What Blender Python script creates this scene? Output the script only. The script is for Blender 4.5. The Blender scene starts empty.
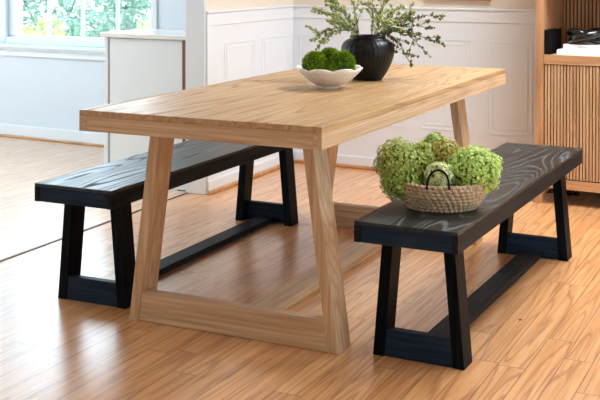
import bpy, bmesh, math, random
from mathutils import Vector, Matrix, Euler, noise

PI = math.pi
scene = bpy.context.scene
COL = scene.collection

# ------------------------------------------------------------------ node helper
class NT:
    def __init__(self, name):
        self.m = bpy.data.materials.new(name); self.m.use_nodes = True
        self.t = self.m.node_tree; self.t.nodes.clear()
        self.out = self.n('ShaderNodeOutputMaterial')
        self.b = self.n('ShaderNodeBsdfPrincipled')
        self.t.links.new(self.b.outputs[0], self.out.inputs[0])
    def n(self, typ, **kw):
        nd = self.t.nodes.new(typ)
        for k, v in kw.items(): setattr(nd, k, v)
        return nd
    def put(self, sock, v):
        if isinstance(v, bpy.types.NodeSocket): self.t.links.new(v, sock)
        elif v is not None: sock.default_value = v
    def math(self, op, a, b=None, c=None):
        nd = self.n('ShaderNodeMath', operation=op)
        self.put(nd.inputs[0], a)
        if b is not None: self.put(nd.inputs[1], b)
        if c is not None: self.put(nd.inputs[2], c)
        return nd.outputs[0]
    def xyz(self, x, y, z):
        nd = self.n('ShaderNodeCombineXYZ')
        for i, v in enumerate((x, y, z)): self.put(nd.inputs[i], v)
        return nd.outputs[0]
    def noise(self, vec, scale=1.0, detail=2.0, rough=0.5, w=None):
        nd = self.n('ShaderNodeTexNoise')
        if w is not None:
            nd.noise_dimensions = '4D'; self.put(nd.inputs['W'], w)
        self.put(nd.inputs['Vector'], vec); nd.inputs['Scale'].default_value = scale
        nd.inputs['Detail'].default_value = detail; nd.inputs['Roughness'].default_value = rough
        return nd.outputs['Fac']
    def ramp(self, fac, stops, interp='LINEAR'):
        nd = self.n('ShaderNodeValToRGB'); cr = nd.color_ramp; cr.interpolation = interp
        while len(cr.elements) < len(stops): cr.elements.new(0.5)
        for e, (p, c) in zip(cr.elements, stops):
            e.position = p; e.color = (*c, 1) if len(c) == 3 else c
        self.put(nd.inputs[0], fac)
        return nd.outputs[0]
    def mix(self, fac, a, b, mode='MIX'):
        nd = self.n('ShaderNodeMix', data_type='RGBA', blend_type=mode)
        self.put(nd.inputs['Factor'], fac)
        for s, v in ((nd.inputs[6], a), (nd.inputs[7], b)):
            if isinstance(v, tuple): v = (*v[:3], 1)
            self.put(s, v)
        return nd.outputs[2]
    def bump(self, h, strength=0.2, dist=0.002):
        nd = self.n('ShaderNodeBump'); nd.inputs['Strength'].default_value = strength
        nd.inputs['Distance'].default_value = dist
        self.put(nd.inputs['Height'], h); self.put(self.b.inputs['Normal'], nd.outputs[0])
    def set(self, **kw):
        for k, v in kw.items():
            s = self.b.inputs[k.replace('_', ' ')]
            if isinstance(v, tuple) and len(v) == 3: v = (*v, 1)
            self.put(s, v)
        return self.m

def srgb(r, g, b):
    f = lambda c: ((c/255+0.055)/1.055)**2.4 if c > 10 else c/255/12.92
    return (f(r), f(g), f(b))

def plain(name, col, rough=0.5, spec=0.5, metal=0.0, var=0.0, vs=20):
    t = NT(name)
    c = col
    if var:
        co = t.n('ShaderNodeTexCoord').outputs['Object']
        nz = t.noise(co, vs, 3)
        c = t.ramp(nz, [(0.3, tuple(x*(1-var) for x in col)), (0.7, tuple(min(1, x*(1+var)) for x in col))])
    t.set(Base_Color=c, Roughness=rough, Metallic=metal)
    t.b.inputs['Specular IOR Level'].default_value = spec
    return t.m

def wood(name, light, dark, line, axis='y', plank=None, plank_len=None, rings=9.0, gscale=9.0, stretch=0.09,
         rough=0.45, bump=0.25, line_w=0.25, line_amt=0.5, fibre=0.35, tone=0.15, coat=0.0, seam=(0.02, 0.01, 0.005), seam_w=0.012,
         spec=0.5, rot=0.0, bump_dist=0.001, knots=False, plank_axis=None, colours=None, rough_var=0.0, top_axis=None, wobble=0.0, end_w=0.0014, coat_r=0.12, rough_ln=0.0):
    """board with long fibres and cathedral grain; axis = fibre direction"""
    t = NT(name)
    co = t.n('ShaderNodeTexCoord').outputs['Object']
    if rot:
        mp = t.n('ShaderNodeMapping'); t.put(mp.inputs[0], co); mp.inputs['Rotation'].default_value = (0, 0, rot); co = mp.outputs[0]
    sp = t.n('ShaderNodeSeparateXYZ'); t.put(sp.inputs[0], co)
    X, Y, Z = sp.outputs
    al, p1, p2 = {'y': (Y, X, Z), 'x': (X, Y, Z), 'z': (Z, X, Y)}[axis]
    oi = t.n('ShaderNodeObjectInfo').outputs['Random']
    seed = t.math('MULTIPLY', oi, 37.0)
    tonev = None
    if plank:
        r = t.math('DIVIDE', p1, plank); row = t.math('FLOOR', r); fr = t.math('FRACT', r)
        wn = t.n('ShaderNodeTexWhiteNoise', noise_dimensions='1D'); t.put(wn.inputs['W'], t.math('ADD', row, 0.37))
        off = wn.outputs['Value']
        L = plank_len or 50.0
        q = t.math('ADD', t.math('DIVIDE', al, L), t.math('MULTIPLY', off, 7.31))
        ix = t.math('FLOOR', q); fq = t.math('FRACT', q)
        wn2 = t.n('ShaderNodeTexWhiteNoise', noise_dimensions='2D'); t.put(wn2.inputs['Vector'], t.xyz(row, ix, 0.0))
        tonev = wn2.outputs['Value']
        seed = t.math('ADD', seed, t.math('MULTIPLY', tonev, 61.0))
        e1 = t.math('MINIMUM', fr, t.math('SUBTRACT', 1.0, fr))
        s1 = t.math('LESS_THAN', e1, seam_w)
        e2 = t.math('MINIMUM', fq, t.math('SUBTRACT', 1.0, fq))
        s2 = t.math('LESS_THAN', e2, (end_w / L) if plank_len else -1.0)
        sm = t.math('MAXIMUM', s1, s2)
    vec = t.xyz(t.math('MULTIPLY', al, stretch), p1, p2)
    n1 = t.noise(vec, gscale, 1.5, 0.4, w=seed)
    ring = t.math('MULTIPLY', n1, rings)
    if wobble:
        ring = t.math('ADD', ring, t.math('MULTIPLY', t.noise(vec, gscale*6, 1, 0.5, w=seed), wobble))
    saw = t.math('FRACT', ring)
    tri = t.math('ABSOLUTE', t.math('SUBTRACT', saw, 0.5))          # 0 at the line
    ln = t.math('SUBTRACT', 1.0, t.math('MINIMUM', t.math('DIVIDE', tri, line_w), 1.0))
    fv = t.xyz(t.math('MULTIPLY', al, 0.03), p1, p2)
    fb = t.noise(fv, 150.0, 3, 0.65, w=seed)
    fb2 = t.noise(fv, 70.0, 2, 0.5, w=seed)
    base = t.ramp(t.math('ADD', t.math('MULTIPLY', fb, fibre), t.math('MULTIPLY', fb2, 1-fibre)), [(0.37, dark), (0.58, light)])
    if colours and tonev is not None:
        tint = t.ramp(tonev, [(i/(len(colours)-1), c) for i, c in enumerate(colours)])
        base = t.mix(1.0, base, tint, 'MULTIPLY')
    elif tonev is not None:
        tt = t.ramp(tonev, [(0.0, (1-tone,)*3), (1.0, (1+tone*0.0,)*3)])
        base = t.mix(1.0, base, tt, 'MULTIPLY')
    lnm = t.math('MULTIPLY', t.math('MULTIPLY', ln, line_amt), t.math('ADD', t.math('MULTIPLY', fb, 1.2), 0.4))
    col = t.mix(lnm, base, line)
    h = t.math('ADD', t.math('MULTIPLY', fb, -0.6), t.math('MULTIPLY', ln, -0.7))
    if knots:
        vo = t.n('ShaderNodeTexVoronoi'); vo.feature = 'F1'; vo.inputs['Scale'].default_value = 2.3
        t.put(vo.inputs['Vector'], t.xyz(p1, t.math('MULTIPLY', al, 0.6), 0.0))
        kk = t.math('LESS_THAN', t.math('ADD', vo.outputs['Distance'], t.math('MULTIPLY', t.noise(co, 90, 2), 0.045)), 0.045)
        col = t.mix(kk, col, (0.06, 0.025, 0.01))
    if plank:
        col = t.mix(t.math('MULTIPLY', sm, 0.85), col, seam)
        h = t.math('SUBTRACT', h, t.math('MULTIPLY', sm, 1.5))
    rr = rough
    if rough_var:
        rr = t.math('ADD', rough, t.math('MULTIPLY', fb2, rough_var))
    if rough_ln:
        rr = t.math('ADD', rr, t.math('MULTIPLY', t.math('ADD', t.math('MULTIPLY', ln, 0.8), t.math('MULTIPLY', fb, 0.5)), rough_ln))
    t.bump(h, bump, bump_dist)
    t.set(Base_Color=col, Roughness=rr, Coat_Weight=coat, Coat_Roughness=coat_r)
    t.b.inputs['Specular IOR Level'].default_value = spec
    return t.m

# ------------------------------------------------------------------ mesh helper
class MB:
    def __init__(self): self.bm = bmesh.new()
    def box(self, x0, x1, y0, y1, z0, z1):
        v = [self.bm.verts.new(p) for p in ((x0,y0,z0),(x1,y0,z0),(x1,y1,z0),(x0,y1,z0),(x0,y0,z1),(x1,y0,z1),(x1,y1,z1),(x0,y1,z1))]
        for f in ((3,2,1,0),(4,5,6,7),(0,1,5,4),(1,2,6,5),(2,3,7,6),(3,0,4,7)): self.bm.faces.new([v[i] for i in f])
        return self
    def hexa(self, pts):
        v = [self.bm.verts.new(p) for p in pts]
        for f in ((3,2,1,0),(4,5,6,7),(0,1,5,4),(1,2,6,5),(2,3,7,6),(3,0,4,7)): self.bm.faces.new([v[i] for i in f])
        return self
    def lathe(self, prof, seg=48, c=(0,0,0), sx=1, sy=1, f=None, cap=True):
        rings = []
        for k, (r, z) in enumerate(prof):
            ring = []
            for i in range(seg):
                a = 2*PI*i/seg
                rr, zz = (r, z) if f is None else f(r, z, a, k)
                ring.append(self.bm.verts.new((c[0]+rr*math.cos(a)*sx, c[1]+rr*math.sin(a)*sy, c[2]+zz)))
            rings.append(ring)
        for a, b in zip(rings, rings[1:]):
            for i in range(seg):
                j = (i+1) % seg
                self.bm.faces.new((a[i], a[j], b[j], b[i]))
        if cap:
            self.bm.faces.new(rings[0][::-1]); self.bm.faces.new(rings[-1])
        return self
    def tube(self, pts, r, seg=6, r_end=None, cap=True, closed=False):
        pts = [Vector(p) for p in pts]; n = len(pts); rings = []
        up = Vector((0.13, 0.21, 1)).normalized()
        for i, p in enumerate(pts):
            if closed: d = (pts[(i+1) % n]-pts[i-1])
            else: d = (pts[min(i+1, n-1)]-pts[max(i-1, 0)])
            d.normalize()
            a = d.cross(up)
            if a.length < 0.05: a = d.cross(Vector((1, 0, 0)))
            a.normalize(); b = d.cross(a)
            rad = r if r_end is None else r+(r_end-r)*i/(n-1)
            rings.append([self.bm.verts.new(p+a*rad*math.cos(2*PI*k/seg)+b*rad*math.sin(2*PI*k/seg)) for k in range(seg)])
        m = n if closed else n-1
        for i in range(m):
            a, b = rings[i], rings[(i+1) % n]
            for k in range(seg):
                j = (k+1) % seg
                self.bm.faces.new((a[k], a[j], b[j], b[k]))
        if cap and not closed:
            self.bm.faces.new(rings[0][::-1]); self.bm.faces.new(rings[-1])
        return self
    def ball(self, c, r, sub=1, jit=0.0, rnd=random, s=(1,1,1)):
        res = bmesh.ops.create_icosphere(self.bm, subdivisions=sub, radius=1.0)
        for v in res['verts']:
            k = r*(1+rnd.uniform(-jit, jit))
            v.co = Vector((c[0]+v.co.x*k*s[0], c[1]+v.co.y*k*s[1], c[2]+v.co.z*k*s[2]))
        return self
    def build(self, name, mat, parent=None, smooth=False, bevel=0.0, loc=None, seg=2, recalc=True):
        if recalc: bmesh.ops.recalc_face_normals(self.bm, faces=self.bm.faces[:])
        me = bpy.data.meshes.new(name); self.bm.to_mesh(me); self.bm.free()
        for m in (mat if isinstance(mat, (list, tuple)) else [mat]): me.materials.append(m)
        if smooth:
            for p in me.polygons: p.use_smooth = True
        o = bpy.data.objects.new(name, me); COL.objects.link(o)
        if parent: o.parent = parent
        if loc: o.location = loc
        if bevel:
            b = o.modifiers.new('bevel', 'BEVEL'); b.width = bevel; b.segments = seg; b.limit_method = 'ANGLE'; b.angle_limit = 0.6
        return o

def tag(o, label=None, cat=None, group=None, kind=None):
    if label: o['label'] = label
    if cat: o['category'] = cat
    if group: o['group'] = group
    if kind: o['kind'] = kind
    return o
def thing(name, label, cat, loc=(0,0,0), rz=0.0, group=None):
    o = bpy.data.objects.new(name, None); COL.objects.link(o); o.location = loc; o.rotation_euler = (0, 0, rz)
    o.empty_display_size = 0.1
    return tag(o, label, cat, group)

# room frame: origin at the corner of the two panelled walls, u along the back wall, v out of the room
RO = Vector((-1.164, 3.221, 0.0)); RA = -0.058
def room(o):
    o.location = RO; o.rotation_euler = (0, 0, RA); return o
LWE = -1.102                          # free end of the left stub wall
def lroom(o):                           # that wall is not quite square to the back wall
    m = Matrix.Translation(RO) @ Matrix.Rotation(RA, 4, 'Z') @ Matrix.Translation((-0.004, LWE, 0)) @ Matrix.Rotation(0.075, 4, 'Z') @ Matrix.Translation((0, -LWE, 0))
    o.location = m.to_translation(); o.rotation_euler = (0, 0, RA+0.075); return o
def struct(o): o['kind'] = 'structure'; return o
def r2w(u, v, z=0):
    return Vector((RO.x+u*math.cos(RA)-v*math.sin(RA), RO.y+u*math.sin(RA)+v*math.cos(RA), z))

# ------------------------------------------------------------------ materials
OAK_L, OAK_D, OAK_G = srgb(210,180,146), srgb(180,146,112), srgb(146,110,80)
def oak(axis, name='pale_oak', **kw):
    a = dict(light=OAK_L, dark=OAK_D, line=OAK_G, axis=axis, rings=34, gscale=6, stretch=0.05, rough=0.42, bump=0.25, line_w=0.3, line_amt=0.36)
    a.update(kw); return wood(name+'_'+axis, **a)
M = {}
M['oak_x'] = oak('x'); M['oak_y'] = oak('y'); M['oak_z'] = oak('z')
M['oak_top'] = oak('y', 'oak_top', plank=0.1505, rings=18, gscale=8, stretch=0.06, rough=0.26, bump=0.7, bump_dist=0.0014, rough_ln=0.35, line_w=0.22, line_amt=0.5, spec=0.8, tone=0.14, seam=srgb(120,84,50), seam_w=0.006, light=srgb(194,156,110), dark=srgb(168,130,86), line=srgb(124,88,52))
BL_L, BL_D, BL_G = (0.0028, 0.0045, 0.008), (0.0006, 0.001, 0.0018), (0.008, 0.012, 0.018)
def black(axis, name='black_wood', **kw):
    a = dict(light=BL_L, dark=BL_D, line=BL_G, axis=axis, rings=10, gscale=9, stretch=0.10, rough=0.45, bump=0.3, line_w=0.25, line_amt=0.5, spec=0.06)
    a.update(kw); return wood(name+'_'+axis, **a)
M['blk_x'] = black('x'); M['blk_y'] = black('y', light=(0.014,0.017,0.021), dark=(0.006,0.0075,0.0095), line=(0.024,0.028,0.032)); M['blk_z'] = black('z')  # the y copy is paler: light on the long sides put into its colour
M['blk_top'] = black('y', 'black_top', rings=32, gscale=5.0, stretch=0.12, rough=0.21, bump=0.8, bump_dist=0.0018, rough_ln=0.5, line_w=0.17, line_amt=0.65,
                     light=(0.007,0.010,0.010), dark=(0.002,0.003,0.003), line=(0.085,0.095,0.095), wobble=0.5, spec=0.5)
M['blk_panel'] = black('x', 'blue_lit_black_panel', light=(0.014,0.030,0.058), dark=(0.004,0.010,0.022), line=(0.024,0.042,0.070), spec=0.1)  # copy of the black wood with bluish daylight put into its colour
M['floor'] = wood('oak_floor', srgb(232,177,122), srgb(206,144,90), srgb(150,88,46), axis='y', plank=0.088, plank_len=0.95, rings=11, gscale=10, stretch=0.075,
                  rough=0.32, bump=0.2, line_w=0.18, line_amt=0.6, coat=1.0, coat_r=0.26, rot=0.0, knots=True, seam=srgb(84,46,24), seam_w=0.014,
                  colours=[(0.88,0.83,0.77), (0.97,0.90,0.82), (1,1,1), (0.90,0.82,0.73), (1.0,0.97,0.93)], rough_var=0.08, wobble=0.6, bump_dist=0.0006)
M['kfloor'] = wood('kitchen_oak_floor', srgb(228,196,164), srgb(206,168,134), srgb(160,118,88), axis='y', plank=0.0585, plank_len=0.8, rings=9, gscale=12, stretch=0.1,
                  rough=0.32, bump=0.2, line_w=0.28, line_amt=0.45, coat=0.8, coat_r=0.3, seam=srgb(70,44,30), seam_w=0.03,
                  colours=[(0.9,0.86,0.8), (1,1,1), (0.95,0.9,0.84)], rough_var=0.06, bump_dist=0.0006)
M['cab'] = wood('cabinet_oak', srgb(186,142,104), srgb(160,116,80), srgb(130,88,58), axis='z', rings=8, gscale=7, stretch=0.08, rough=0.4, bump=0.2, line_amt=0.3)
M['cab_x'] = wood('cabinet_oak_shelf', srgb(190,146,106), srgb(164,120,82), srgb(130,88,58), axis='x', rings=8, gscale=7, stretch=0.08, rough=0.4, bump=0.2, line_amt=0.3)
M['slat'] = wood('slat_oak', srgb(196,158,120), srgb(164,124,88), srgb(136,96,64), axis='z', rings=5, gscale=14, stretch=0.05, rough=0.42, bump=0.2, line_amt=0.3)
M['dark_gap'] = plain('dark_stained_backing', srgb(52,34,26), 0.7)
M['shoe'] = wood('shoe_oak', srgb(206,158,112), srgb(180,128,84), srgb(130,86,52), axis='x', rings=5, gscale=10, rough=0.3, bump=0.1)
M['white_trim'] = plain('white_trim_paint', (0.80,0.80,0.80), 0.32)
M['wall'] = plain('warm_beige_wall_paint', srgb(222,212,198), 0.6, 0.3)
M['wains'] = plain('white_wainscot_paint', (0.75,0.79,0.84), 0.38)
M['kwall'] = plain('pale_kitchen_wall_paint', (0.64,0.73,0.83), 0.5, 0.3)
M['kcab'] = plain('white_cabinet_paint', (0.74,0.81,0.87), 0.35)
M['counter'] = plain('white_stone', (0.82,0.83,0.85), 0.2)
M['brown'] = plain('brown_panel', srgb(112,58,36), 0.5, var=0.1)
M['ceil'] = plain('ceiling_paint', (0.8,0.8,0.79), 0.8, 0.2)
M['ceramic'] = plain('white_ceramic', (0.78,0.75,0.73), 0.45, var=0.05, vs=60)
M['moss'] = plain('moss_green', (0.22,0.34,0.02), 0.9, 0.1, var=0.6, vs=110)
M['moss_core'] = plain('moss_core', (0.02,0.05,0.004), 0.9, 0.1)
M['gloss_black'] = plain('gloss_black', (0.008,0.009,0.01), 0.12)
M['matte_black'] = plain('matte_black', (0.004,0.004,0.0045), 0.6, 0.12)
M['paper'] = plain('book_paper', (0.86,0.85,0.82), 0.7)
M['cover'] = plain('book_cover_white', (0.88,0.89,0.90), 0.35)
M['teal'] = plain('teal_print', srgb(70,160,170), 0.5)
M['grey_print'] = plain('grey_print', srgb(170,172,178), 0.5)
M['stem'] = plain('plant_stem', srgb(70,62,44), 0.6, var=0.2)
M['hstem'] = plain('hydrangea_stem', srgb(110,130,60), 0.6)
M['dark_strip'] = plain('dark_threshold_wood', srgb(74,40,26), 0.4)
M['frame_oak'] = plain('picture_frame_wood', srgb(176,128,92), 0.5, var=0.1)
M['mat_white'] = plain('picture_mat', (0.8,0.8,0.78), 0.7)
M['patio'] = plain('pale_patio_stone', (0.62,0.62,0.60), 0.8, 0.2, var=0.06, vs=2)

def leafmat(name, c1, c2, scale=25, trans=0.15, rough=0.55):
    t = NT(name)
    co = t.n('ShaderNodeTexCoord').outputs['Object']
    nz = t.noise(co, scale, 3, 0.6)
    col = t.ramp(nz, [(0.32, c1), (0.66, c2)])
    t.set(Base_Color=col, Roughness=rough)
    t.b.inputs['Specular IOR Level'].default_value = 0.3
    tr = t.n('ShaderNodeBsdfTranslucent'); t.put(tr.inputs[0], col)
    mx = t.n('ShaderNodeMixShader'); mx.inputs[0].default_value = trans
    t.t.links.new(t.b.outputs[0], mx.inputs[1]); t.t.links.new(tr.outputs[0], mx.inputs[2]); t.t.links.new(mx.outputs[0], t.out.inputs[0])
    return t.m

# ------------------------------------------------------------------ camera
cam = bpy.data.cameras.new('camera'); co = bpy.data.objects.new('camera', cam); COL.objects.link(co)
cam.sensor_width = 36.0; cam.sensor_fit = 'HORIZONTAL'; cam.lens = 1074.77/600*36.0
co.location = (1.7887, -2.8944, 1.235)
co.rotation_euler = (PI/2-0.0125, 0, 0.4545)
cam.shift_y = -219.12/600
cam.clip_start = 0.05; cam.clip_end = 200
scene.camera = co

# ------------------------------------------------------------------ room shell
U0, U1, V0 = -4.6, 4.4, -7.6          # room limits in the room frame
WT = 0.137                            # the window wall stands a little nearer
H = 2.6
b = MB(); b.hexa([(-1.255,-4.9,-0.05),(4.2,-4.9,-0.05),(4.2,3.6,-0.05),(-1.345,3.6,-0.05),(-1.255,-4.9,0),(4.2,-4.9,0),(4.2,3.6,0),(-1.345,3.6,0)])
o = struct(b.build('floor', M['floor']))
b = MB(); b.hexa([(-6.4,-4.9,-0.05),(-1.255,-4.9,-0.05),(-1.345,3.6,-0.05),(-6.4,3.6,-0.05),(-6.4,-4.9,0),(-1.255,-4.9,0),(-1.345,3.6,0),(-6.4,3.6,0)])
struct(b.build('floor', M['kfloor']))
# dark threshold strip, turning at the wall end
b = MB(); b.hexa([(-1.248,-4.8,0),(-1.236,-4.8,0),(-1.336,2.15,0),(-1.348,2.15,0),(-1.248,-4.8,0.0035),(-1.236,-4.8,0.0035),(-1.336,2.15,0.0035),(-1.348,2.15,0.0035)])
b.box(-1.43,-1.3361,2.140,2.152,0,0.0034)
struct(b.build('trim_1', M['dark_strip']))

def wall_with_holes(name, u0, u1, z1, holes, place, thick, mat):
    """vertical wall slab u0..u1 x 0..z1 with rectangular holes (ua,ub,za,zb); place maps (u,w,z) to room coordinates, w 0..thick outwards"""
    b = MB(); us = sorted({u0, u1, *[h[0] for h in holes], *[h[1] for h in holes]})
    for a, c in zip(us, us[1:]):
        mid = (a+c)/2; zs = [(0, z1)]
        for h in holes:
            if h[0] < mid < h[1]: zs = [(0, h[2]), (h[3], z1)]
        for za, zb in zs:
            if zb-za > 1e-4:
                p = [place(a,0,za),place(c,0,za),place(c,thick,za),place(a,thick,za),place(a,0,zb),place(c,0,zb),place(c,thick,zb),place(a,thick,zb)]
                b.hexa(p)
    bmesh.ops.remove_doubles(b.bm, verts=b.bm.verts, dist=1e-5)
    return room(struct(b.build(name, mat)))
# back wall of the dining side
wall_with_holes('wall_back', -0.13, U1, H, [], lambda u, w, z: (u, w, z), 0.15, M['wall'])
# stub wall on the left: u -0.13..0, from the back wall to its free end
b = MB(); b.box(-0.118, 0, LWE, 0.15, 0, H); lroom(struct(b.build('wall_left', M['wall'])))
# window wall of the kitchen side
WIN = (-2.42, -1.10, 0.73, 2.15); WINB = (-3.9, -2.58, 0.73, 2.15)
wall_with_holes('wall_window', U0, -0.13, H, [WIN, WINB], lambda u, w, z: (u, -WT+w, z), 0.16, M['kwall'])
WW = [(-4.8, -1.8, 0.06, 2.2)]  # unseen west window, added to light the kitchen wall and floor
wall_with_holes('wall_west', V0, -WT, H, WW, lambda u, w, z: (U0-w, u, z), 0.15, M['kwall'])
SW = [(-3.0, -2.2, 0.9, 2.1), (2.0, 2.6, 0.9, 2.0)]  # unseen south windows, added and sized to keep the frontal light low
wall_with_holes('wall_south', U0, U1, H, SW, lambda u, w, z: (u, V0-w, z), 0.15, M['wall'])
EW = [(-5.4, -4.8, 0.9, 2.1), (-3.2, -2.1, 0.2, 1.9)]  # unseen east windows, added and sized for side light reaching under the table
wall_with_holes('wall_east', V0, 0.15, H, EW, lambda u, w, z: (U1+w, u, z), 0.15, M['wall'])
b = MB(); b.box(U0-.15, U1+.15, V0-.15, 0.15, H, H+0.1); room(struct(b.build('ceiling', M['ceil'])))

# wainscot: boards, panel moulding, rails and base on both walls, and the white casing of the wall end
def moulding(b, a, c, z0, z1, place, w=0.006, d=0.0032):
    """picture-frame moulding with stepped profile"""
    for (o_, i_, dd) in ((0, w, d), (w*4.6, w*5.4, d*0.8)):
        for (x0, x1, y0, y1) in ((a+o_, c-o_, z1-i_, z1-o_), (a+o_, c-o_, z0+o_, z0+i_), (a+o_, a+i_, z0+i_, z1-i_), (c-i_, c-o_, z0+i_, z1-i_)):
            p = [place(x0,0,y0),place(x1,0,y0),place(x1,dd,y0),place(x0,dd,y0),place(x0,0,y1),place(x1,0,y1),place(x1,dd,y1),place(x0,dd,y1)]
            b.hexa(p)
def slab(b, a, c, z0, z1, d, place, d0=0.0):
    b.hexa([place(a,d0,z0),place(c,d0,z0),place(c,d,z0),place(a,d,z0),place(a,d0,z1),place(c,d0,z1),place(c,d,z1),place(a,d,z1)])
PB = lambda u, w, z: (u, -w, z)                       # back wall
PL = lambda v, w, z: (w, v, z)                        # left wall
T = 0.006
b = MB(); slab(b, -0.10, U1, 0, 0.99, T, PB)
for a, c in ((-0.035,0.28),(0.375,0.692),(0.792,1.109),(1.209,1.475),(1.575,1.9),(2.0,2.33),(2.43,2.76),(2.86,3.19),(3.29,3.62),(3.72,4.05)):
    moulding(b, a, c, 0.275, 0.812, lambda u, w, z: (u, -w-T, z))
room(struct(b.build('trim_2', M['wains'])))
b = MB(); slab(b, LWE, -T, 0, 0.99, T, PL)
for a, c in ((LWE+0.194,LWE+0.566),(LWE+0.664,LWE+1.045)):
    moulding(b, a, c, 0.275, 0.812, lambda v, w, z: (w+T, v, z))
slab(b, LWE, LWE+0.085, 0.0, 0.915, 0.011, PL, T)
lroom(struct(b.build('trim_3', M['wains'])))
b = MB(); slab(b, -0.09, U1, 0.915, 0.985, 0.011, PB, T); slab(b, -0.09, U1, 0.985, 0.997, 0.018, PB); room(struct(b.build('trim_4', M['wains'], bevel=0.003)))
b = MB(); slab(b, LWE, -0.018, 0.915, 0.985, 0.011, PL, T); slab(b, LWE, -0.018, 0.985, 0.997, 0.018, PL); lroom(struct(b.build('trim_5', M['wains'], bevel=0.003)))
b = MB(); b.box(-0.122, 0.0, LWE-0.012, LWE-0.0005, 0, H); lroom(struct(b.build('trim_6', M['kcab'], bevel=0.003)))      # casing of the wall end
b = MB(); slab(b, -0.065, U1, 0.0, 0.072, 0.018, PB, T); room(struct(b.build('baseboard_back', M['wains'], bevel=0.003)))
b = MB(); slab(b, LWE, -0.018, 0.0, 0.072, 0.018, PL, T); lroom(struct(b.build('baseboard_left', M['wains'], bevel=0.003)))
b = MB(); slab(b, -0.055, U1, 0.0, 0.021, 0.034, PB, 0.018); room(struct(b.build('trim_7', M['shoe'], bevel=0.006)))
b = MB(); slab(b, LWE-.008, -0.018, 0.0, 0.023, 0.032, PL, 0.016); lroom(struct(b.build('trim_8', M['shoe'], bevel=0.006)))
PK = lambda u, w, z: (u, -WT-w, z)
b = MB(); slab(b, U0, -0.13, 0.0, 0.088, 0.016, PK); room(struct(b.build('baseboard_window', M['kcab'], bevel=0.003)))
b = MB(); slab(b, U0, -0.13, 0.0, 0.016, 0.032, PK, 0.016); room(struct(b.build('trim_9', M['shoe'], bevel=0.005)))

# glass for the windows
t = NT('window_glass'); gl = t.n('ShaderNodeBsdfGlossy'); gl.inputs['Roughness'].default_value = 0.02
tr = t.n('ShaderNodeBsdfTransparent'); tr.inputs[0].default_value = (0.96, 0.98, 0.98, 1)
lw = t.n('ShaderNodeLayerWeight'); lw.inputs[0].default_value = 0.5
fr = t.math('ADD', t.math('MULTIPLY', t.math('POWER', lw.outputs['Facing'], 5.0), 0.6), 0.03)
mx = t.n('ShaderNodeMixShader'); t.t.links.new(fr, mx.inputs[0]); t.t.links.new(tr.outputs[0], mx.inputs[1]); t.t.links.new(gl.outputs[0], mx.inputs[2]); t.t.links.new(mx.outputs[0], t.out.inputs[0])
M['glass'] = t.m
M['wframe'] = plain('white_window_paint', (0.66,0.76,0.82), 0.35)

def window(name, win, place, cols, rows, sill=True, casing=True):
    ua, ub, za, zb = win
    root = bpy.data.objects.new(name, None); COL.objects.link(root); room(root); root['kind'] = 'structure'
    b = MB()
    s = 0.052
    for (x0, x1, y0, y1) in ((ua, ub, za, za+0.012), (ua, ub, zb-s, zb), (ua, ua+s, za, zb), (ub-0.02, ub, za, zb)):
        slab(b, x0, x1, y0, y1, -0.02, place, -0.09)
    b.build('window_frame', M['wframe'], root)
    b = MB()
    for i in range(1, cols):
        x = ua+s+(ub-0.02-ua-s)*i/cols; slab(b, x-0.011, x+0.011, za+0.01, zb-s, -0.04, place, -0.062)
    for i in range(1, rows):
        z = za+0.012+(zb-s-za-0.012)*i/rows; slab(b, ua+s, ub-0.02, z-0.01, z+0.01, -0.041, place, -0.061)
    b.build('muntin', M['wframe'], root)
    b = MB(); slab(b, ua+s, ub-0.02, za+0.01, zb-s, -0.050, place, -0.053); b.build('pane', M['glass'], root)
    if casing:
        b = MB(); slab(b, ua-0.05, ua, za-0.03, zb+0.07, 0.016, place); slab(b, ub, ub+0.05, za-0.03, zb+0.07, 0.016, place)
        slab(b, ua, ub, zb, zb+0.07, 0.016, place); slab(b, ua, ub, za-0.05, za, 0.012, place); b.build('casing', M['wframe'], root, bevel=0.003)
    if sill:
        b = MB(); slab(b, ua-0.075, ub+0.075, za-0.075, za-0.05, 0.055, place); b.build('window_sill', M['wframe'], root, bevel=0.004)
        b = MB(); slab(b, ua-0.05, ub+0.05, za-0.137, za-0.075, 0.018, place); slab(b, ua-0.05, ub+0.05, za-0.104, za-0.096, 0.026, place); b.build('apron', M['kcab'], root, bevel=0.003)
    return root
window('window_1', WIN, PK, 4, 4)
window('window_2', WINB, PK, 4, 4)
window('window_3', SW[0], lambda u, w, z: (u, V0+w, z), 4, 3, False, False)
window('window_4', SW[1], lambda u, w, z: (u, V0+w, z), 4, 1, False, False)
window('window_5', EW[0], lambda u, w, z: (U1-w, u, z), 4, 3, False, False)
window('window_6', EW[1], lambda u, w, z: (U1-w, u, z), 4, 3, False, False)

window('window_7', WW[0], lambda u, w, z: (U0+w, u, z), 4, 3, False, False)
# ------------------------------------------------------------------ furniture
def leg_box(b, xo, w, y0, y1, h, slope, s):
    """leaning leg: outer edge at s*xo on the ground, leaning inwards by slope per metre"""
    a0, a1 = s*xo, s*(xo-w); t0, t1 = s*(xo-slope*h), s*(xo-w-slope*h)
    l0, r0, l1, r1 = (a0, a1, t0, t1) if s < 0 else (a1, a0, t1, t0)
    b.hexa([(l0,y0,0),(r0,y0,0),(r0,y1,0),(l0,y1,0),(l1,y0,h),(r1,y0,h),(r1,y1,h),(l1,y1,h)])
    return b

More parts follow.
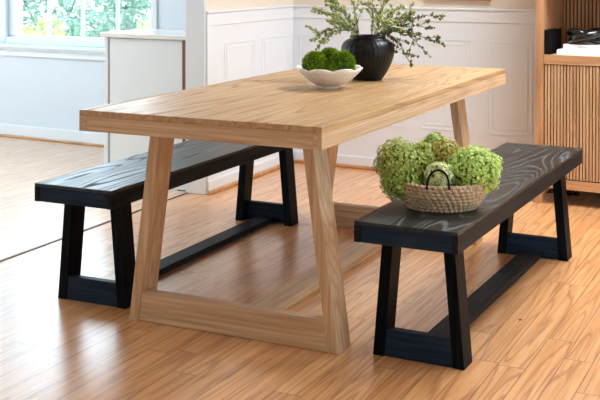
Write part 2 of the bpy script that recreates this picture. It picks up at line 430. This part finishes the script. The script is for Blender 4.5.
def trestle(root, xo, w, L, inset, depth, h, slope, rail_h, sw, sh, mats, bev, rd=0.030, far_inner=False):
    """two slanted end frames with a bottom rail each and a stretcher lying low between them"""
    mx_, my_, mz_, mr_ = mats
    for (ya, yb) in ((inset, inset+depth), (L-inset-depth, L-inset)):
        for s in (-1, 1):
            leg_box(MB(), xo, w, ya, yb, h, slope, s).build('leg', mz_, root, bevel=bev)
        x0 = xo-w-0.0005; x1 = x0-slope*rail_h
        b = MB(); y0, y1 = (ya+0.003, ya+0.003+rd) if (ya < L/2 or far_inner) else (yb-0.003-rd, yb-0.003)   # rail set at the outer side of its frame
        b.hexa([(-x0,y0,0.001),(x0,y0,0.001),(x0,y1,0.001),(-x0,y1,0.001),(-x1,y0,rail_h),(x1,y0,rail_h),(x1,y1,rail_h),(-x1,y1,rail_h)])
        b.build('rail', mr_, root, bevel=bev)
    b = MB(); b.box(-sw, sw, inset+0.0035+rd, (L-inset-depth+0.0025) if far_inner else (L-inset-0.0035-rd), 0.002, sh); b.build('stretcher', my_, root, bevel=bev)

W_, L_, H_, T_ = 0.893, 2.049, 0.76, 0.070
tb = thing('dining_table', 'pale oak trestle dining table with plank top and slanted legs', 'table')
tt = 0.020; e = 0.030
b = MB(); b.box(-W_/2, W_/2, 0, L_, H_-tt, H_); b.build('tabletop', M['oak_top'], tb, bevel=0.002)
for s in (-1, 1):
    b = MB(); b.box(min(s*W_/2, s*(W_/2-e)), max(s*W_/2, s*(W_/2-e)), 0.0, L_, H_-T_, H_-tt-0.0003); b.build('side_apron', M['oak_y'], tb, bevel=0.0012)
for ya, yb in ((0.0008, e), (L_-e, L_-0.0008)):
    b = MB(); b.box(-W_/2+e+0.0005, W_/2-e-0.0005, ya, yb, H_-T_, H_-tt-0.0003); b.build('end_apron', M['oak_x'], tb, bevel=0.0012)
b = MB(); b.box(-W_/2+e, W_/2-e, e, L_-e, H_-T_+0.004, H_-tt-0.0005); b.build('underframe', M['oak_y'], tb)
trestle(tb, 0.402, 0.038, L_, 0.2206, 0.103, H_-T_+0.003, 0.136, 0.104, 0.052, 0.033, (M['oak_x'], M['oak_y'], M['oak_z'], M['oak_x']), 0.0015, 0.040)

def bench(label, x, y, rz, far_inner):
    bW, bL, bT, bH = 0.337, 1.675, 0.066, 0.45
    r = thing('bench', label, 'bench', (x, y, 0), rz, 'black trestle benches beside the table')
    tt = 0.011; e = 0.020
    b = MB(); b.box(-bW/2, bW/2, 0, bL, bH-tt, bH); b.build('seat', M['blk_top'], r, bevel=0.002)
    for s in (-1, 1):
        b = MB(); b.box(min(s*bW/2, s*(bW/2-e)), max(s*bW/2, s*(bW/2-e)), 0.0, bL, bH-bT, bH-tt-0.0003); b.build('side_apron', M['blk_y'], r, bevel=0.0012)
    for ya, yb in ((0.003, 0.03), (bL-0.03, bL-0.003)):
        b = MB(); b.box(-bW/2+e+0.0005, bW/2-e-0.0005, ya, yb, bH-bT, bH-tt-0.0003); b.build('end_apron', M['blk_panel'], r, bevel=0.0012)
    b = MB(); b.box(-bW/2+e, bW/2-e, 0.03, bL-0.03, bH-bT+0.004, bH-tt-0.0005); b.build('underframe', M['blk_y'], r)
    trestle(r, 0.152, 0.037, bL, 0.111, 0.083, bH-bT+0.003, 0.086, 0.088, 0.040, 0.029, (M['blk_x'], M['blk_y'], M['blk_z'], M['blk_panel']), 0.0015, 0.030, far_inner)
    return r
bench('black wooden bench right of the table, carrying a basket of hydrangeas', 0.6483, 0.1622, -0.0159, True)
bench('empty black wooden bench on the left, window side of the table', -0.6261, 0.1916, 0.0109, False)

# ------------------------------------------------------------------ scalloped bowl with moss balls
BX, BY, TZ = 0.036, 0.955, 0.76
def scal(r, z, a, k):
    s = abs(math.sin(4*(a+0.25)))           # eight petals
    hgt = z/0.08
    return r*(1+0.06*(s-0.5)*min(1, hgt*1.5)), z+0.010*(s**0.7-0.7)*max(0, hgt)**3
prof = [(0.034,0.0),(0.038,0.0),(0.040,0.003),(0.039,0.008),(0.052,0.013),(0.074,0.026),(0.099,0.045),(0.119,0.064),(0.131,0.079),
        (0.1295,0.082),(0.125,0.079),(0.109,0.063),(0.090,0.044),(0.068,0.028),(0.045,0.018),(0.02,0.014)]
b = MB(); b.lathe(prof, 128, f=scal)
bowl = b.build('bowl', M['ceramic'], None, True, loc=(BX, BY, TZ+0.0003)); tag(bowl, 'white scalloped ceramic bowl filled with moss balls on the oak table', 'bowl')

def moss_ball(c, r, label, seed):
    rnd = random.Random(seed); b = MB()
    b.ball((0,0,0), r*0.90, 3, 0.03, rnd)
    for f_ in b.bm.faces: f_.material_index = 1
    for i in range(3400):
        z = rnd.uniform(-1, 1); a = rnd.uniform(0, 2*PI); q = math.sqrt(1-z*z); n = Vector((q*math.cos(a), q*math.sin(a), z))
        p = n*r*0.88; d = (n+Vector((rnd.uniform(-.6,.6), rnd.uniform(-.6,.6), rnd.uniform(-.6,.6)))).normalized()
        t1 = n.cross(Vector((rnd.random(), rnd.random(), rnd.random()))).normalized()*r*0.028
        L = r*rnd.uniform(0.12, 0.30)
        lump = 1+0.12*noise.noise(n*3+Vector((seed,0,0)))
        p = p*lump
        v = [b.bm.verts.new(x) for x in (p-t1, p+t1, p+d*L*0.6+t1*0.8, p+d*L, p+d*L*0.6-t1*0.8)]
        b.bm.faces.new(v)
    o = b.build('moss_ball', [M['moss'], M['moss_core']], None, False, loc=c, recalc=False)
    return tag(o, label, 'moss ball', 'moss balls in the bowl')
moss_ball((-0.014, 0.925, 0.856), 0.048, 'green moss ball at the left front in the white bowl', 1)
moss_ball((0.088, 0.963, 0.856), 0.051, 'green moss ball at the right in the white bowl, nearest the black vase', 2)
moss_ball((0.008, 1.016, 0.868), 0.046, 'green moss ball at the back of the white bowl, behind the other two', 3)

# ------------------------------------------------------------------ black vase and greenery
VX, VY = 0.050, 1.318
def rib(r, z, a, k):
    if k < 2 or k > 17: return r, z
    w = 0.5+0.5*math.sin(a*34+2.2*math.sin(z*18+a*3)+1.3*noise.noise(Vector((a*2, z*12, 0))))
    return r*(1-0.012*w), z
prof = [(0.0,0),(0.058,0.0),(0.062,0.004),(0.069,0.014),(0.082,0.034),(0.094,0.056),(0.103,0.078),(0.110,0.100),(0.1135,0.120),(0.1135,0.134),(0.110,0.147),
        (0.102,0.159),(0.091,0.168),(0.080,0.173),(0.076,0.176),(0.075,0.180),(0.077,0.185),(0.076,0.187),(0.071,0.186),(0.068,0.178),(0.068,0.168),(0.08,0.15),(0.06,0.02),(0.0,0.015)]
t = NT('black_ribbed_ceramic'); cc = t.n('ShaderNodeTexCoord').outputs['Object']; nz = t.noise(cc, 60, 3)
t.bump(nz, 0.4, 0.002); t.set(Base_Color=(0.003,0.0035,0.004), Roughness=0.38); t.b.inputs['Specular IOR Level'].default_value = 0.25; M['vase'] = t.m
b = MB(); b.lathe(prof, 204, f=rib, cap=False)
bmesh.ops.remove_doubles(b.bm, verts=b.bm.verts, dist=1e-6)
tag(b.build('vase', M['vase'], None, True, loc=(VX, VY, TZ+0.0003)), 'squat black ribbed vase holding leafy sprays on the oak table', 'vase')

M['leaf_pale'] = leafmat('sage_leaf', srgb(140,160,104), srgb(204,212,160), 40)
M['leaf_dark'] = leafmat('olive_leaf', srgb(72,92,48), srgb(140,158,88), 40)
M['bud'] = plain('olive_bud', srgb(146,150,84), 0.6, var=0.3, vs=80)
M['bud_dark'] = plain('dark_bud', srgb(84,92,52), 0.6, var=0.3, vs=80)
spray = thing('leafy_spray', 'arrangement of sage green leafy sprays with small buds, in the black vase', 'plant', (VX, VY, TZ))
def leaf(b, p, d, n, L, w):
    d = d.normalized(); s = d.cross(n).normalized(); u = s.cross(d).normalized()
    pts = [p, p+d*L*.3+s*w*.45-u*w*0.1, p+d*L*.65+s*w*.5, p+d*L+u*w*.15, p+d*L*.65-s*w*.5, p+d*L*.3-s*w*.45-u*w*0.1]
    b.bm.faces.new([b.bm.verts.new(x) for x in pts])
rs = random.Random(11)
def branch(tip, sag, seed, dense, dark, twigs=5):
    rnd = random.Random(seed)
    a0 = math.atan2(tip[1], tip[0])
    base = Vector((math.cos(a0)*0.03, math.sin(a0)*0.03, 0.10)); tip = Vector(tip)
    mouth = Vector((math.cos(a0)*0.045, math.sin(a0)*0.045, 0.195))
    mid = (mouth+tip)/2+Vector((0, 0, sag))
    pts = [base]
    for i in range(13):
        q = i/12; p = mouth*(1-q)**2+mid*2*q*(1-q)+tip*q*q
        p += Vector((rnd.uniform(-1,1), rnd.uniform(-1,1), rnd.uniform(-1,1)))*0.004*(0 < i < 12)
        pts.append(p)
    st = MB().tube(pts, 0.0026, 5, 0.0011)
    lf = MB(); n_l = 0
    paths = [(pts[1:], 1.0)]
    for k in range(twigs):
        i = rnd.randint(3, 11); p = pts[i]; d = (pts[min(i+1,13)]-pts[i-1]).normalized()
        side = Vector((rnd.uniform(-1,1), rnd.uniform(-1,1), rnd.uniform(-.4,.9))).normalized()
        dd = (d*0.8+side*0.75).normalized(); Lt = rnd.uniform(0.035, 0.075)
        tp = [p, p+dd*Lt*.5+Vector((0,0,0.003)), p+dd*Lt]
        st.tube(tp, 0.0014, 4, 0.0008); paths.append((tp, 0.8))
    for path, sc in paths:
        tot = len(path)-1
        cnt = int((tot*(3.2 if tot > 3 else 4))*dense)
        for c in range(cnt):
            q = rnd.random()**1.05*tot; i = min(int(q), tot-1); f = q-i
            p = path[i].lerp(path[i+1], f); d = (path[i+1]-path[i]).normalized()
            side = Vector((rnd.uniform(-1,1), rnd.uniform(-1,1), rnd.uniform(-1,1))).normalized()
            dl = (d*0.5+side).normalized(); up = Vector((rnd.uniform(-.5,.5), rnd.uniform(-.5,.5), 1))
            leaf(lf, p, dl, up, rnd.uniform(0.012, 0.021), rnd.uniform(0.007, 0.012))
        nb = 3 if tot < 4 else int(5*dense)+2
        for c in range(nb):
            q = (1.0-0.45*rnd.random()**1.5)*tot if c else tot; i = min(int(q), tot-1); f = q-i
            p = path[i].lerp(path[i+1], min(1, f))+Vector((rnd.uniform(-1,1), rnd.uniform(-1,1), rnd.uniform(-1,1)))*0.006*(c > 0)
            n0 = len(lf.bm.faces); lf.ball(p, rnd.uniform(0.0045, 0.0075), 1, 0.12, rnd)
            lf.bm.faces.ensure_lookup_table()
            for f_ in lf.bm.faces[n0:]: f_.material_index = 1; f_.smooth = True
    s = st.build('branch', M['stem'], spray, True)
    lf.build('foliage', [M['leaf_dark'], M['bud_dark']] if dark else [M['leaf_pale'], M['bud']], s, recalc=False)
TIPS = [((-0.205,-0.03,0.372), 0.03, 1.3, 0, 7), ((-0.185,-0.165,0.168), 0.075, 1.5, 0, 7), ((-0.155,-0.185,0.135), 0.085, 1.4, 0, 6),
        ((-0.182,0.027,0.33), 0.02, 1.3, 0, 7), ((-0.056,-0.078,0.40), 0.02, 1.2, 0, 5), ((0.0,0.061,0.385), 0.0, 1.2, 0, 6),
        ((0.085,-0.01,0.345), 0.02, 1.3, 0, 7), ((0.09,0.178,0.31), 0.03, 1.3, 0, 7), ((0.274,0.193,0.267), 0.055, 1.0, 1, 6),
        ((0.272,0.069,0.222), 0.035, 0.9, 1, 5), ((0.323,0.048,0.149), 0.06, 0.8, 1, 5), ((0.205,0.212,0.088), 0.095, 1.0, 1, 4),
        ((0.186,0.025,0.066), 0.09, 1.3, 1, 6), ((-0.21,-0.098,0.30), 0.04, 1.3, 0, 6), ((0.17,0.10,0.28), 0.03, 1.2, 0, 7), ((0.14,-0.09,0.25), 0.02, 1.1, 0, 6), ((-0.10,-0.15,0.24), 0.04, 1.3, 0, 6)]
for i, (tp, sg, de, dk, tw) in enumerate(TIPS): branch(tp, sg, 50+i, de, dk, tw)

# ------------------------------------------------------------------ seagrass basket
t = NT('woven_seagrass'); cc = t.n('ShaderNodeTexCoord').outputs['Object']
n1 = t.noise(cc, 150, 3, 0.7); n2 = t.noise(cc, 22, 2)
col = t.ramp(n1, [(0.30, srgb(96,74,50)), (0.48, srgb(180,154,120)), (0.7, srgb(222,202,172))])
col = t.mix(t.math('MULTIPLY', n2, 0.25), col, srgb(160,130,96))
t.bump(n1, 0.8, 0.003); t.set(Base_Color=col, Roughness=0.8); M['grass'] = t.m
KX, KY, KZ = 0.668, 0.458, 0.4505
KR = 0.42
bk = thing('basket', 'oval woven seagrass basket on the right bench, overflowing with hydrangeas', 'basket', (KX, KY, KZ), KR)
b = MB(); rows = 8; SEG = 220
def oval(rx, ry, z, rr, phase):
    pts = []
    for i in range(SEG):
        a = 2*PI*i/SEG
        tw = math.sin(a*44+phase)
        k = 1+0.010*math.sin(3*a+phase)
        pts.append((math.cos(a)*(rx+0.0018*tw)*k, math.sin(a)*(ry+0.0018*tw)*k, z+0.0014*math.cos(a*44+phase)))
    return pts
for k in range(rows):
    q = k/(rows-1)
    rx = 0.108+0.029*math.sin(q*PI*0.62); ry = 0.080+0.027*math.sin(q*PI*0.62)
    b.tube(oval(rx, ry, 0.0075+q*0.076, 0, k*1.9), 0.0073, 7, closed=True)
for k in range(1, 9):      # coiled base
    b.tube([(math.cos(2*PI*i/60)*0.108*k/9, math.sin(2*PI*i/60)*0.080*k/9, 0.0075) for i in range(60)], 0.0071, 6, closed=True)
b.build('basket_body', M['grass'], bk, True)
b = MB(); pts = []
for i in range(25):
    a = PI*i/24
    pts.append((0.0+0.035*math.cos(a)-0.024, -0.113-0.004*math.sin(a), 0.082+0.062*math.sin(a)**0.8))
b.tube(pts, 0.0036, 8); b.build('handle', M['matte_black'], bk, True)
b = MB(); b.tube([(p[0]+0.03, -p[1], p[2]) for p in pts], 0.0028, 8); b.build('handle', M['matte_black'], bk, True)

M['hy_olive'] = leafmat('hydrangea_olive', srgb(140,158,62), srgb(206,214,126), 130, 0.25)
M['hy_green'] = leafmat('hydrangea_green', srgb(120,152,54), srgb(196,212,118), 130, 0.25)
M['hy_brown'] = leafmat('hydrangea_ochre', srgb(158,152,66), srgb(212,200,116), 130, 0.25)
M['hy_lime'] = leafmat('hydrangea_lime', srgb(168,204,92), srgb(222,240,156), 130, 0.25)
M['hy_pale'] = leafmat('hydrangea_pale', srgb(190,204,130), srgb(236,240,196), 130, 0.25)
M['hy_core'] = plain('hydrangea_core', srgb(104,126,44), 0.8, var=0.3, vs=60)
def hydrangea(c, s, mat, n, seed, label, fl=0.0058, foot=None, stretch=(1,1,1)):
    rnd = random.Random(seed); c = Vector(c)
    r = s
    root = thing('hydrangea', label, 'flower', c, 0, 'hydrangea heads in the basket')
    n = int(n*2.1)
    b = MB(); b.ball((0,0,0), r*0.80, 3, 0.05, rnd, stretch)
    for f_ in b.bm.faces: f_.material_index = 1
    for i in range(n):
        zz = 1-2*(i+0.5)/n; a = i*2.39996+rnd.uniform(-.25,.25); q = math.sqrt(max(0, 1-zz*zz))
        nn = Vector((q*math.cos(a), q*math.sin(a), zz))
        lump = 1+0.20*noise.noise(nn*2.4+Vector((seed*3.1,0,0)))+0.16*noise.noise(nn*7+Vector((seed,0,5)))+rnd.uniform(-.10,.09)
        p = Vector((nn.x*stretch[0], nn.y*stretch[1], nn.z*stretch[2]))*r*lump
        nf = (nn+Vector((rnd.uniform(-.5,.5), rnd.uniform(-.5,.5), rnd.uniform(-.3,.5)))).normalized()
        t1 = nf.cross(Vector((0.3,0.2,1))).normalized(); t2 = nf.cross(t1)
        a0 = rnd.uniform(0, PI); L = fl*rnd.uniform(0.8, 1.25)
        for k in range(4):
            aa = a0+k*PI/2; d = t1*math.cos(aa)+t2*math.sin(aa); sd = nf.cross(d)
            pts = [p, p+d*L*.45+sd*L*.42+nf*L*.12, p+d*L*.95+sd*L*.22+nf*L*.22, p+d*L*.95-sd*L*.22+nf*L*.22, p+d*L*.45-sd*L*.42+nf*L*.12]
            b.bm.faces.new([b.bm.verts.new(x) for x in pts])
    b.build('flower_head', [mat, M['hy_core']], root, recalc=False)
    f = Vector((KX, KY, KZ+0.022))-c if foot is None else Vector(foot)-c
    mid = f*0.5+Vector((0,0,0.005))
    MB().tube([Vector((0,0,0)), mid, f], 0.0035, 6).build('stem', M['hstem'], root, True)
hydrangea((0.527,0.435,0.588), 0.074, M['hy_olive'], 620, 1, 'tall olive green hydrangea head at the left end of the basket', stretch=(1,1,1.0))
hydrangea((0.542,0.408,0.535), 0.060, M['hy_green'], 430, 2, 'green hydrangea head drooping over the left rim of the basket, below the tall olive one')
hydrangea((0.585,0.505,0.598), 0.050, M['hy_olive'], 340, 3, 'small olive hydrangea head between the tall left head and the ochre one')
hydrangea((0.598,0.590,0.622), 0.044, M['hy_green'], 280, 4, 'small deep green hydrangea head peeking out at the back of the basket')
hydrangea((0.650,0.545,0.602), 0.054, M['hy_brown'], 400, 5, 'ochre tinged hydrangea head at the middle back of the basket')
hydrangea((0.762,0.505,0.572), 0.076, M['hy_lime'], 720, 6, 'bright lime green hydrangea head at the right end of the basket', stretch=(1.08,1,0.95))
hydrangea((0.668,0.425,0.556), 0.045, M['hy_pale'], 320, 7, 'pale cream green hydrangea head behind the black handle of the basket')

# ------------------------------------------------------------------ slatted oak cabinet with books
CU, CV = 1.618, -0.424      # front left corner in the room frame
cb = thing('cabinet', 'slatted oak cabinet with open shelf standing against the white panelled wall', 'cabinet', r2w(CU, CV), RA)
CW, CD, CH = 1.30, 0.38, 2.05; PT = 0.042
b = MB(); b.box(0, PT, 0, CD, 0.05, CH); b.build('side_panel', M['cab'], cb, bevel=0.0015)
b = MB(); b.box(CW-PT, CW, 0, CD, 0.05, CH); b.build('side_panel', M['cab'], cb, bevel=0.0015)
b = MB(); b.box(PT+.0005, CW-PT-.0005, 0, CD, CH-0.04, CH); b.build('top_panel', M['cab_x'], cb)
b = MB(); b.box(PT+.0005, CW-PT-.0005, 0.004, CD, 0.731, 0.780); b.build('shelf', M['cab_x'], cb, bevel=0.0015)
b = MB(); b.box(PT+.0005, CW-PT-.0005, 0.004, CD-0.023, 1.150, 1.190); b.build('shelf', M['cab_x'], cb, bevel=0.0015)  # unseen upper shelf, added to shade the niche below
b = MB(); b.box(PT+.0005, CW-PT-.0005, 0.004, 0.034, 0.084, 0.132); b.build('bottom_rail', M['cab_x'], cb, bevel=0.0015)
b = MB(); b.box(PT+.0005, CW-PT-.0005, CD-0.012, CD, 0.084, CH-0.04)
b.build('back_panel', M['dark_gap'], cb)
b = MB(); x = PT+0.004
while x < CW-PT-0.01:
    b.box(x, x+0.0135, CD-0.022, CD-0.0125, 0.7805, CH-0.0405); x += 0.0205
b.build('back_slats', M['cab'], cb)  # darker wood than the door slats, putting the niche's shade into the colour
DW = (CW-2*PT-0.006)/2
for k in range(2):
    x0 = PT+0.003+k*DW; x1 = x0+DW-0.003
    b = MB(); b.box(x0, x1, 0.020, 0.030, 0.137, 0.728); d = b.build('door', M['dark_gap'], cb)
    b = MB(); n = int((x1-x0)/0.0165); st = (x1-x0)/n
    for i in range(n):
        xa = x0+i*st+0.0025; b.box(xa, xa+st-0.005, 0.008, 0.0205, 0.1375, 0.7275)
    b.build('slats', M['slat'], d, bevel=0.001)
for (xa, ya) in ((0, 0), (CW-0.036, 0), (0, CD-0.036), (CW-0.036, CD-0.036)):
    b = MB(); b.box(xa, xa+0.036, ya, ya+0.036, 0, 0.0505); b.build('foot', M['cab'], cb, bevel=0.001)

def book(name_label, u, v, z, w, d, h, text):
    r = thing('book', name_label, 'book', r2w(CU+u, CV+v, z), RA, 'stacked books on the cabinet shelf')
    b = MB(); b.box(0, w, 0, 0.0025, 0, h); b.box(0, w, 0.0025, d, 0, 0.0025); b.box(0, w, 0.0025, d, h-0.0025, h); b.build('cover', M['cover'], r)
    b = MB(); b.box(0.004, w-0.004, 0.003, d-0.004, 0.0027, h-0.0027); b.build('pages', M['paper'], r)
    # illegible flourish of print on the spine
    b = MB(); b.tube([(text[0]+text[1]*i/40, -0.0003, h*(0.5+0.22*math.sin(i*1.25)*(0.6+0.4*math.sin(i*0.7)))) for i in range(41)], 0.0007, 4)
    b.build('spine_print', text[2], r)
book('white book at the bottom of the shelf stack, jutting out left of the one above', 0.103, 0.035, 0.7803, 0.30, 0.22, 0.026, (0.06, 0.10, M['grey_print']))
book('white book with teal spine lettering lying under the glossy black ornament', 0.135, 0.040, 0.8066, 0.27, 0.20, 0.028, (0.075, 0.05, M['teal']))
# glossy knotted ornament on the books
b = MB(); pts = []
for i in range(160):
    a = 2*PI*i/160
    pts.append(((0.075+0.026*math.cos(3*a))*math.cos(2*a)*1.25, (0.062+0.022*math.cos(3*a))*math.sin(2*a), 0.030+0.019*math.sin(3*a)+0.01))
b.tube(pts, 0.0225, 14, closed=True)
zmin = min(v.co.z for v in b.bm.verts)
for v in b.bm.verts: v.co.z -= zmin
o = b.build('knot_ornament', M['gloss_black'], None, True, loc=r2w(CU+0.262, CV+0.135, 0.8351)); o.rotation_euler = (0, 0, RA+0.4)
tag(o, 'glossy black knotted ornament lying on the two white books', 'ornament')
# dark shape of unclear cause at the niche side, built as an upright book
r = thing('book', 'black book-shaped block standing upright at the left side of the cabinet shelf', 'book', r2w(CU+0.0445, CV+0.012), RA, None)
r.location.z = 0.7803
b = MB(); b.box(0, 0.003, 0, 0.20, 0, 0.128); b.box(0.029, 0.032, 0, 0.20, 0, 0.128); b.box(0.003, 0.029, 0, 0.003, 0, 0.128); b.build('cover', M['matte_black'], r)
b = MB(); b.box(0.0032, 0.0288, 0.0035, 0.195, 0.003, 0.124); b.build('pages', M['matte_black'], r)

# black twisted cable on the floor under the cabinet
b = MB(); p1, p2 = Vector((0.385, 2.975, 0)), Vector((0.60, 2.965, 0)); pa, pb = [], []
for i in range(70):
    q = i/69; a = q*2*PI*5.5; c = p1.lerp(p2, q)
    pa.append(c+Vector((0, 0.010*math.cos(a), 0.0145+0.010*math.sin(a)))); pb.append(c+Vector((0, -0.010*math.cos(a), 0.0145-0.010*math.sin(a))))
b.tube(pa, 0.004, 6); b.tube(pb, 0.004, 6)
tag(b.build('twisted_cable', M['matte_black'], None, True), 'black twisted cable lying on the floor under the slatted cabinet', 'cable')

# picture over the chair rail (only its bottom edge is in view)
pic = thing('picture_frame', 'wooden picture frame hanging on the wall above the white chair rail', 'picture', r2w(0.83, -0.001, 1.044), RA)
b = MB(); b.box(0,0.40,-0.022,0,0,0.022); b.box(0,0.40,-0.022,0,0.478,0.50); b.box(0,0.022,-0.022,0,0.022,0.478); b.box(0.378,0.40,-0.022,0,0.022,0.478); b.build('frame', M['frame_oak'], pic)
b = MB(); b.box(0.022,0.378,-0.010,-0.002,0.022,0.478); b.build('picture_mat', M['mat_white'], pic)

# ------------------------------------------------------------------ kitchen cabinet end beside the wall
PU = -0.150                                        # right end, against the wall end
pk = thing('kitchen_cabinet', 'low white kitchen cabinet end below the window, beside the wall end', 'cabinet', r2w(PU, -1.063), RA)
X0 = -0.594
b = MB(); b.box(X0-0.020, 0.004, -0.014, 0.42, 0.832, 0.858); b.build('worktop', M['counter'], pk, bevel=0.004)
b = MB(); b.box(X0, X0+0.028, 0, 0.40, 0.0, 0.832); b.build('corner_post', M['kcab'], pk, bevel=0.002)
b = MB(); b.box(X0+0.0285, X0+0.553, 0.018, 0.40, 0.09, 0.832); b.build('cabinet_body', M['kcab'], pk)
b = MB(); b.box(X0+0.0285+0.012, X0+0.553, 0.004, 0.0178, 0.10, 0.826); b.build('end_panel', M['kcab'], pk, bevel=0.002)
b = MB(); b.box(X0+0.5535, 0.0, 0.004, 0.40, 0.09, 0.8315); b.build('filler_strip', M['brown'], pk)
b = MB(); b.box(X0+0.0285, 0.0, 0.012, 0.40, 0.0, 0.0895); b.build('plinth', M['kcab'], pk)

# ------------------------------------------------------------------ outside the window
b = MB(); b.box(-16, 12, 0.3, 26, -0.42, -0.35); room(tag(b.build('patio', M['patio']), kind='structure'))
M['sh_1'] = leafmat('shrub_leaf_bright', srgb(120,176,60), srgb(196,226,120), 6, 0.35)
M['sh_2'] = leafmat('shrub_leaf_mid', srgb(104,150,50), srgb(180,210,110), 6, 0.35)
M['sh_3'] = leafmat('hedge_leaf_blue', srgb(70,112,92), srgb(120,158,128), 4, 0.3)
def shrub(u, v, rx, ry, h, n, mat, seed, label, ls=0.05, z0=-0.35, group='shrubs outside the window'):
    rnd = random.Random(seed); r = thing('shrub', label, 'shrub', r2w(u, v, z0), RA, group)
    st = MB()
    for k in range(7):
        a = rnd.uniform(0, 2*PI); st.tube([(0,0,0), (math.cos(a)*rx*.3, math.sin(a)*ry*.3, h*.45), (math.cos(a)*rx*.6, math.sin(a)*ry*.6, h*.85)], 0.014, 5, 0.005)
    st.build('stem', M['stem'], r, True)
    b = MB()
    for i in range(n):
        zz = rnd.uniform(-1, 1); a = rnd.uniform(0, 2*PI); q = math.sqrt(1-zz*zz); rr = rnd.uniform(0.45, 1)**0.5
        nn = Vector((q*math.cos(a), q*math.sin(a), zz)); rr *= 1+0.3*noise.noise(nn*2.2+Vector((seed, 0, 0)))
        p = Vector((nn.x*rx*rr, nn.y*ry*rr, h*0.52+nn.z*h*0.5*rr))
        d = (nn+Vector((rnd.uniform(-1,1), rnd.uniform(-1,1), rnd.uniform(-.6,1)))).normalized()
        leaf(b, p, d, Vector((rnd.uniform(-1,1), rnd.uniform(-1,1), 0.7)), ls*rnd.uniform(.8,1.5), ls*rnd.uniform(.45,.75))
    b.build('foliage', mat, r, recalc=False)
shrub(-3.85, 1.7, 0.40, 0.45, 1.02, 2600, M['sh_1'], 1, 'bright green shrub outside, at the left edge of the window', 0.06)
shrub(-3.1, 2.9, 0.50, 0.45, 1.12, 2400, M['sh_1'], 2, 'yellow green leafy shrub outside, left of the window middle', 0.05)
shrub(-2.65, 1.7, 0.36, 0.4, 0.98, 1000, M['sh_2'], 3, 'loose mid green shrub outside the middle of the window', 0.05)
shrub(-1.95, 2.8, 0.55, 0.45, 1.15, 1900, M['sh_1'], 4, 'bright leafy shrub outside, right of the window middle', 0.05)
shrub(-1.35, 1.6, 0.5, 0.45, 1.15, 1700, M['sh_2'], 5, 'mid green shrub outside, at the right edge of the window', 0.055)
shrub(-9.4, 8.0, 2.2, 0.9, 2.1, 4200, M['sh_3'], 6, 'blue green hedge bush far behind the shrubs, on the left', 0.14)
shrub(-4.6, 9.6, 1.9, 0.9, 1.7, 3000, M['sh_3'], 7, 'blue green hedge bush far behind the shrubs, on the right', 0.14)

# ------------------------------------------------------------------ light
w = bpy.data.worlds.new('sky'); scene.world = w; w.use_nodes = True
bg = w.node_tree.nodes['Background']; bg.inputs[0].default_value = (0.72, 0.88, 1.0, 1); bg.inputs[1].default_value = 7.4
def portal(name, hole, place_c, rot, w_, h_):
    l = bpy.data.lights.new(name, 'AREA'); l.shape = 'RECTANGLE'; l.size = w_; l.size_y = h_; l.cycles.is_portal = True
    o = bpy.data.objects.new(name, l); COL.objects.link(o); o.location = place_c; o.rotation_euler = rot
for i, h in enumerate((WIN, WINB)):
    portal('window_portal', h, r2w((h[0]+h[1])/2, -WT+0.12, (h[2]+h[3])/2), (-PI/2, 0, RA), h[1]-h[0], h[3]-h[2])
for h in SW: portal('window_portal', h, r2w((h[0]+h[1])/2, V0-0.12, (h[2]+h[3])/2), (PI/2, 0, RA), h[1]-h[0], h[3]-h[2])
for h in EW: portal('window_portal', h, r2w(U1+0.12, (h[0]+h[1])/2, (h[2]+h[3])/2), (PI/2, 0, RA+PI/2), h[1]-h[0], h[3]-h[2])
for h in WW: portal('window_portal', h, r2w(U0-0.12, (h[0]+h[1])/2, (h[2]+h[3])/2), (PI/2, 0, RA-PI/2), h[1]-h[0], h[3]-h[2])
s = bpy.data.lights.new('sun', 'SUN'); s.energy = 6.0; s.angle = 0.02; s.color = (1, 0.96, 0.88)
o = bpy.data.objects.new('sun', s); COL.objects.link(o); o.rotation_euler = Vector((0.75, 0.55, -0.9)).to_track_quat('-Z', 'Y').to_euler()
def lamp(u, v, e, size, col):  # unseen fill discs under the ceiling, added to brighten walls and floor
    l = bpy.data.lights.new('ceiling_lamp', 'AREA'); l.shape = 'DISK'; l.size = size; l.energy = e; l.color = col
    o = bpy.data.objects.new('ceiling_lamp', l); COL.objects.link(o); o.location = r2w(u, v, H-0.03)
lamp(2.3, -0.9, 96, 1.0, (0.87, 0.95, 1.0)); lamp(3.2, -2.0, 24, 1.0, (0.87, 0.95, 1.0)); lamp(-2.2, -2.1, 36, 1.0, (0.80, 0.91, 1))

scene.view_settings.view_transform = 'Standard'; scene.view_settings.look = 'None'
scene.view_settings.exposure = 0.1; scene.view_settings.gamma = 1.0; scene.view_settings.use_curve_mapping = False
scene.cycles.use_denoising = True
scene.cycles.max_bounces = 8; scene.cycles.diffuse_bounces = 5; scene.cycles.glossy_bounces = 4; scene.cycles.transparent_max_bounces = 12
scene.cycles.caustics_reflective = False; scene.cycles.caustics_refractive = False
scene.cycles.sample_clamp_indirect = 6.0
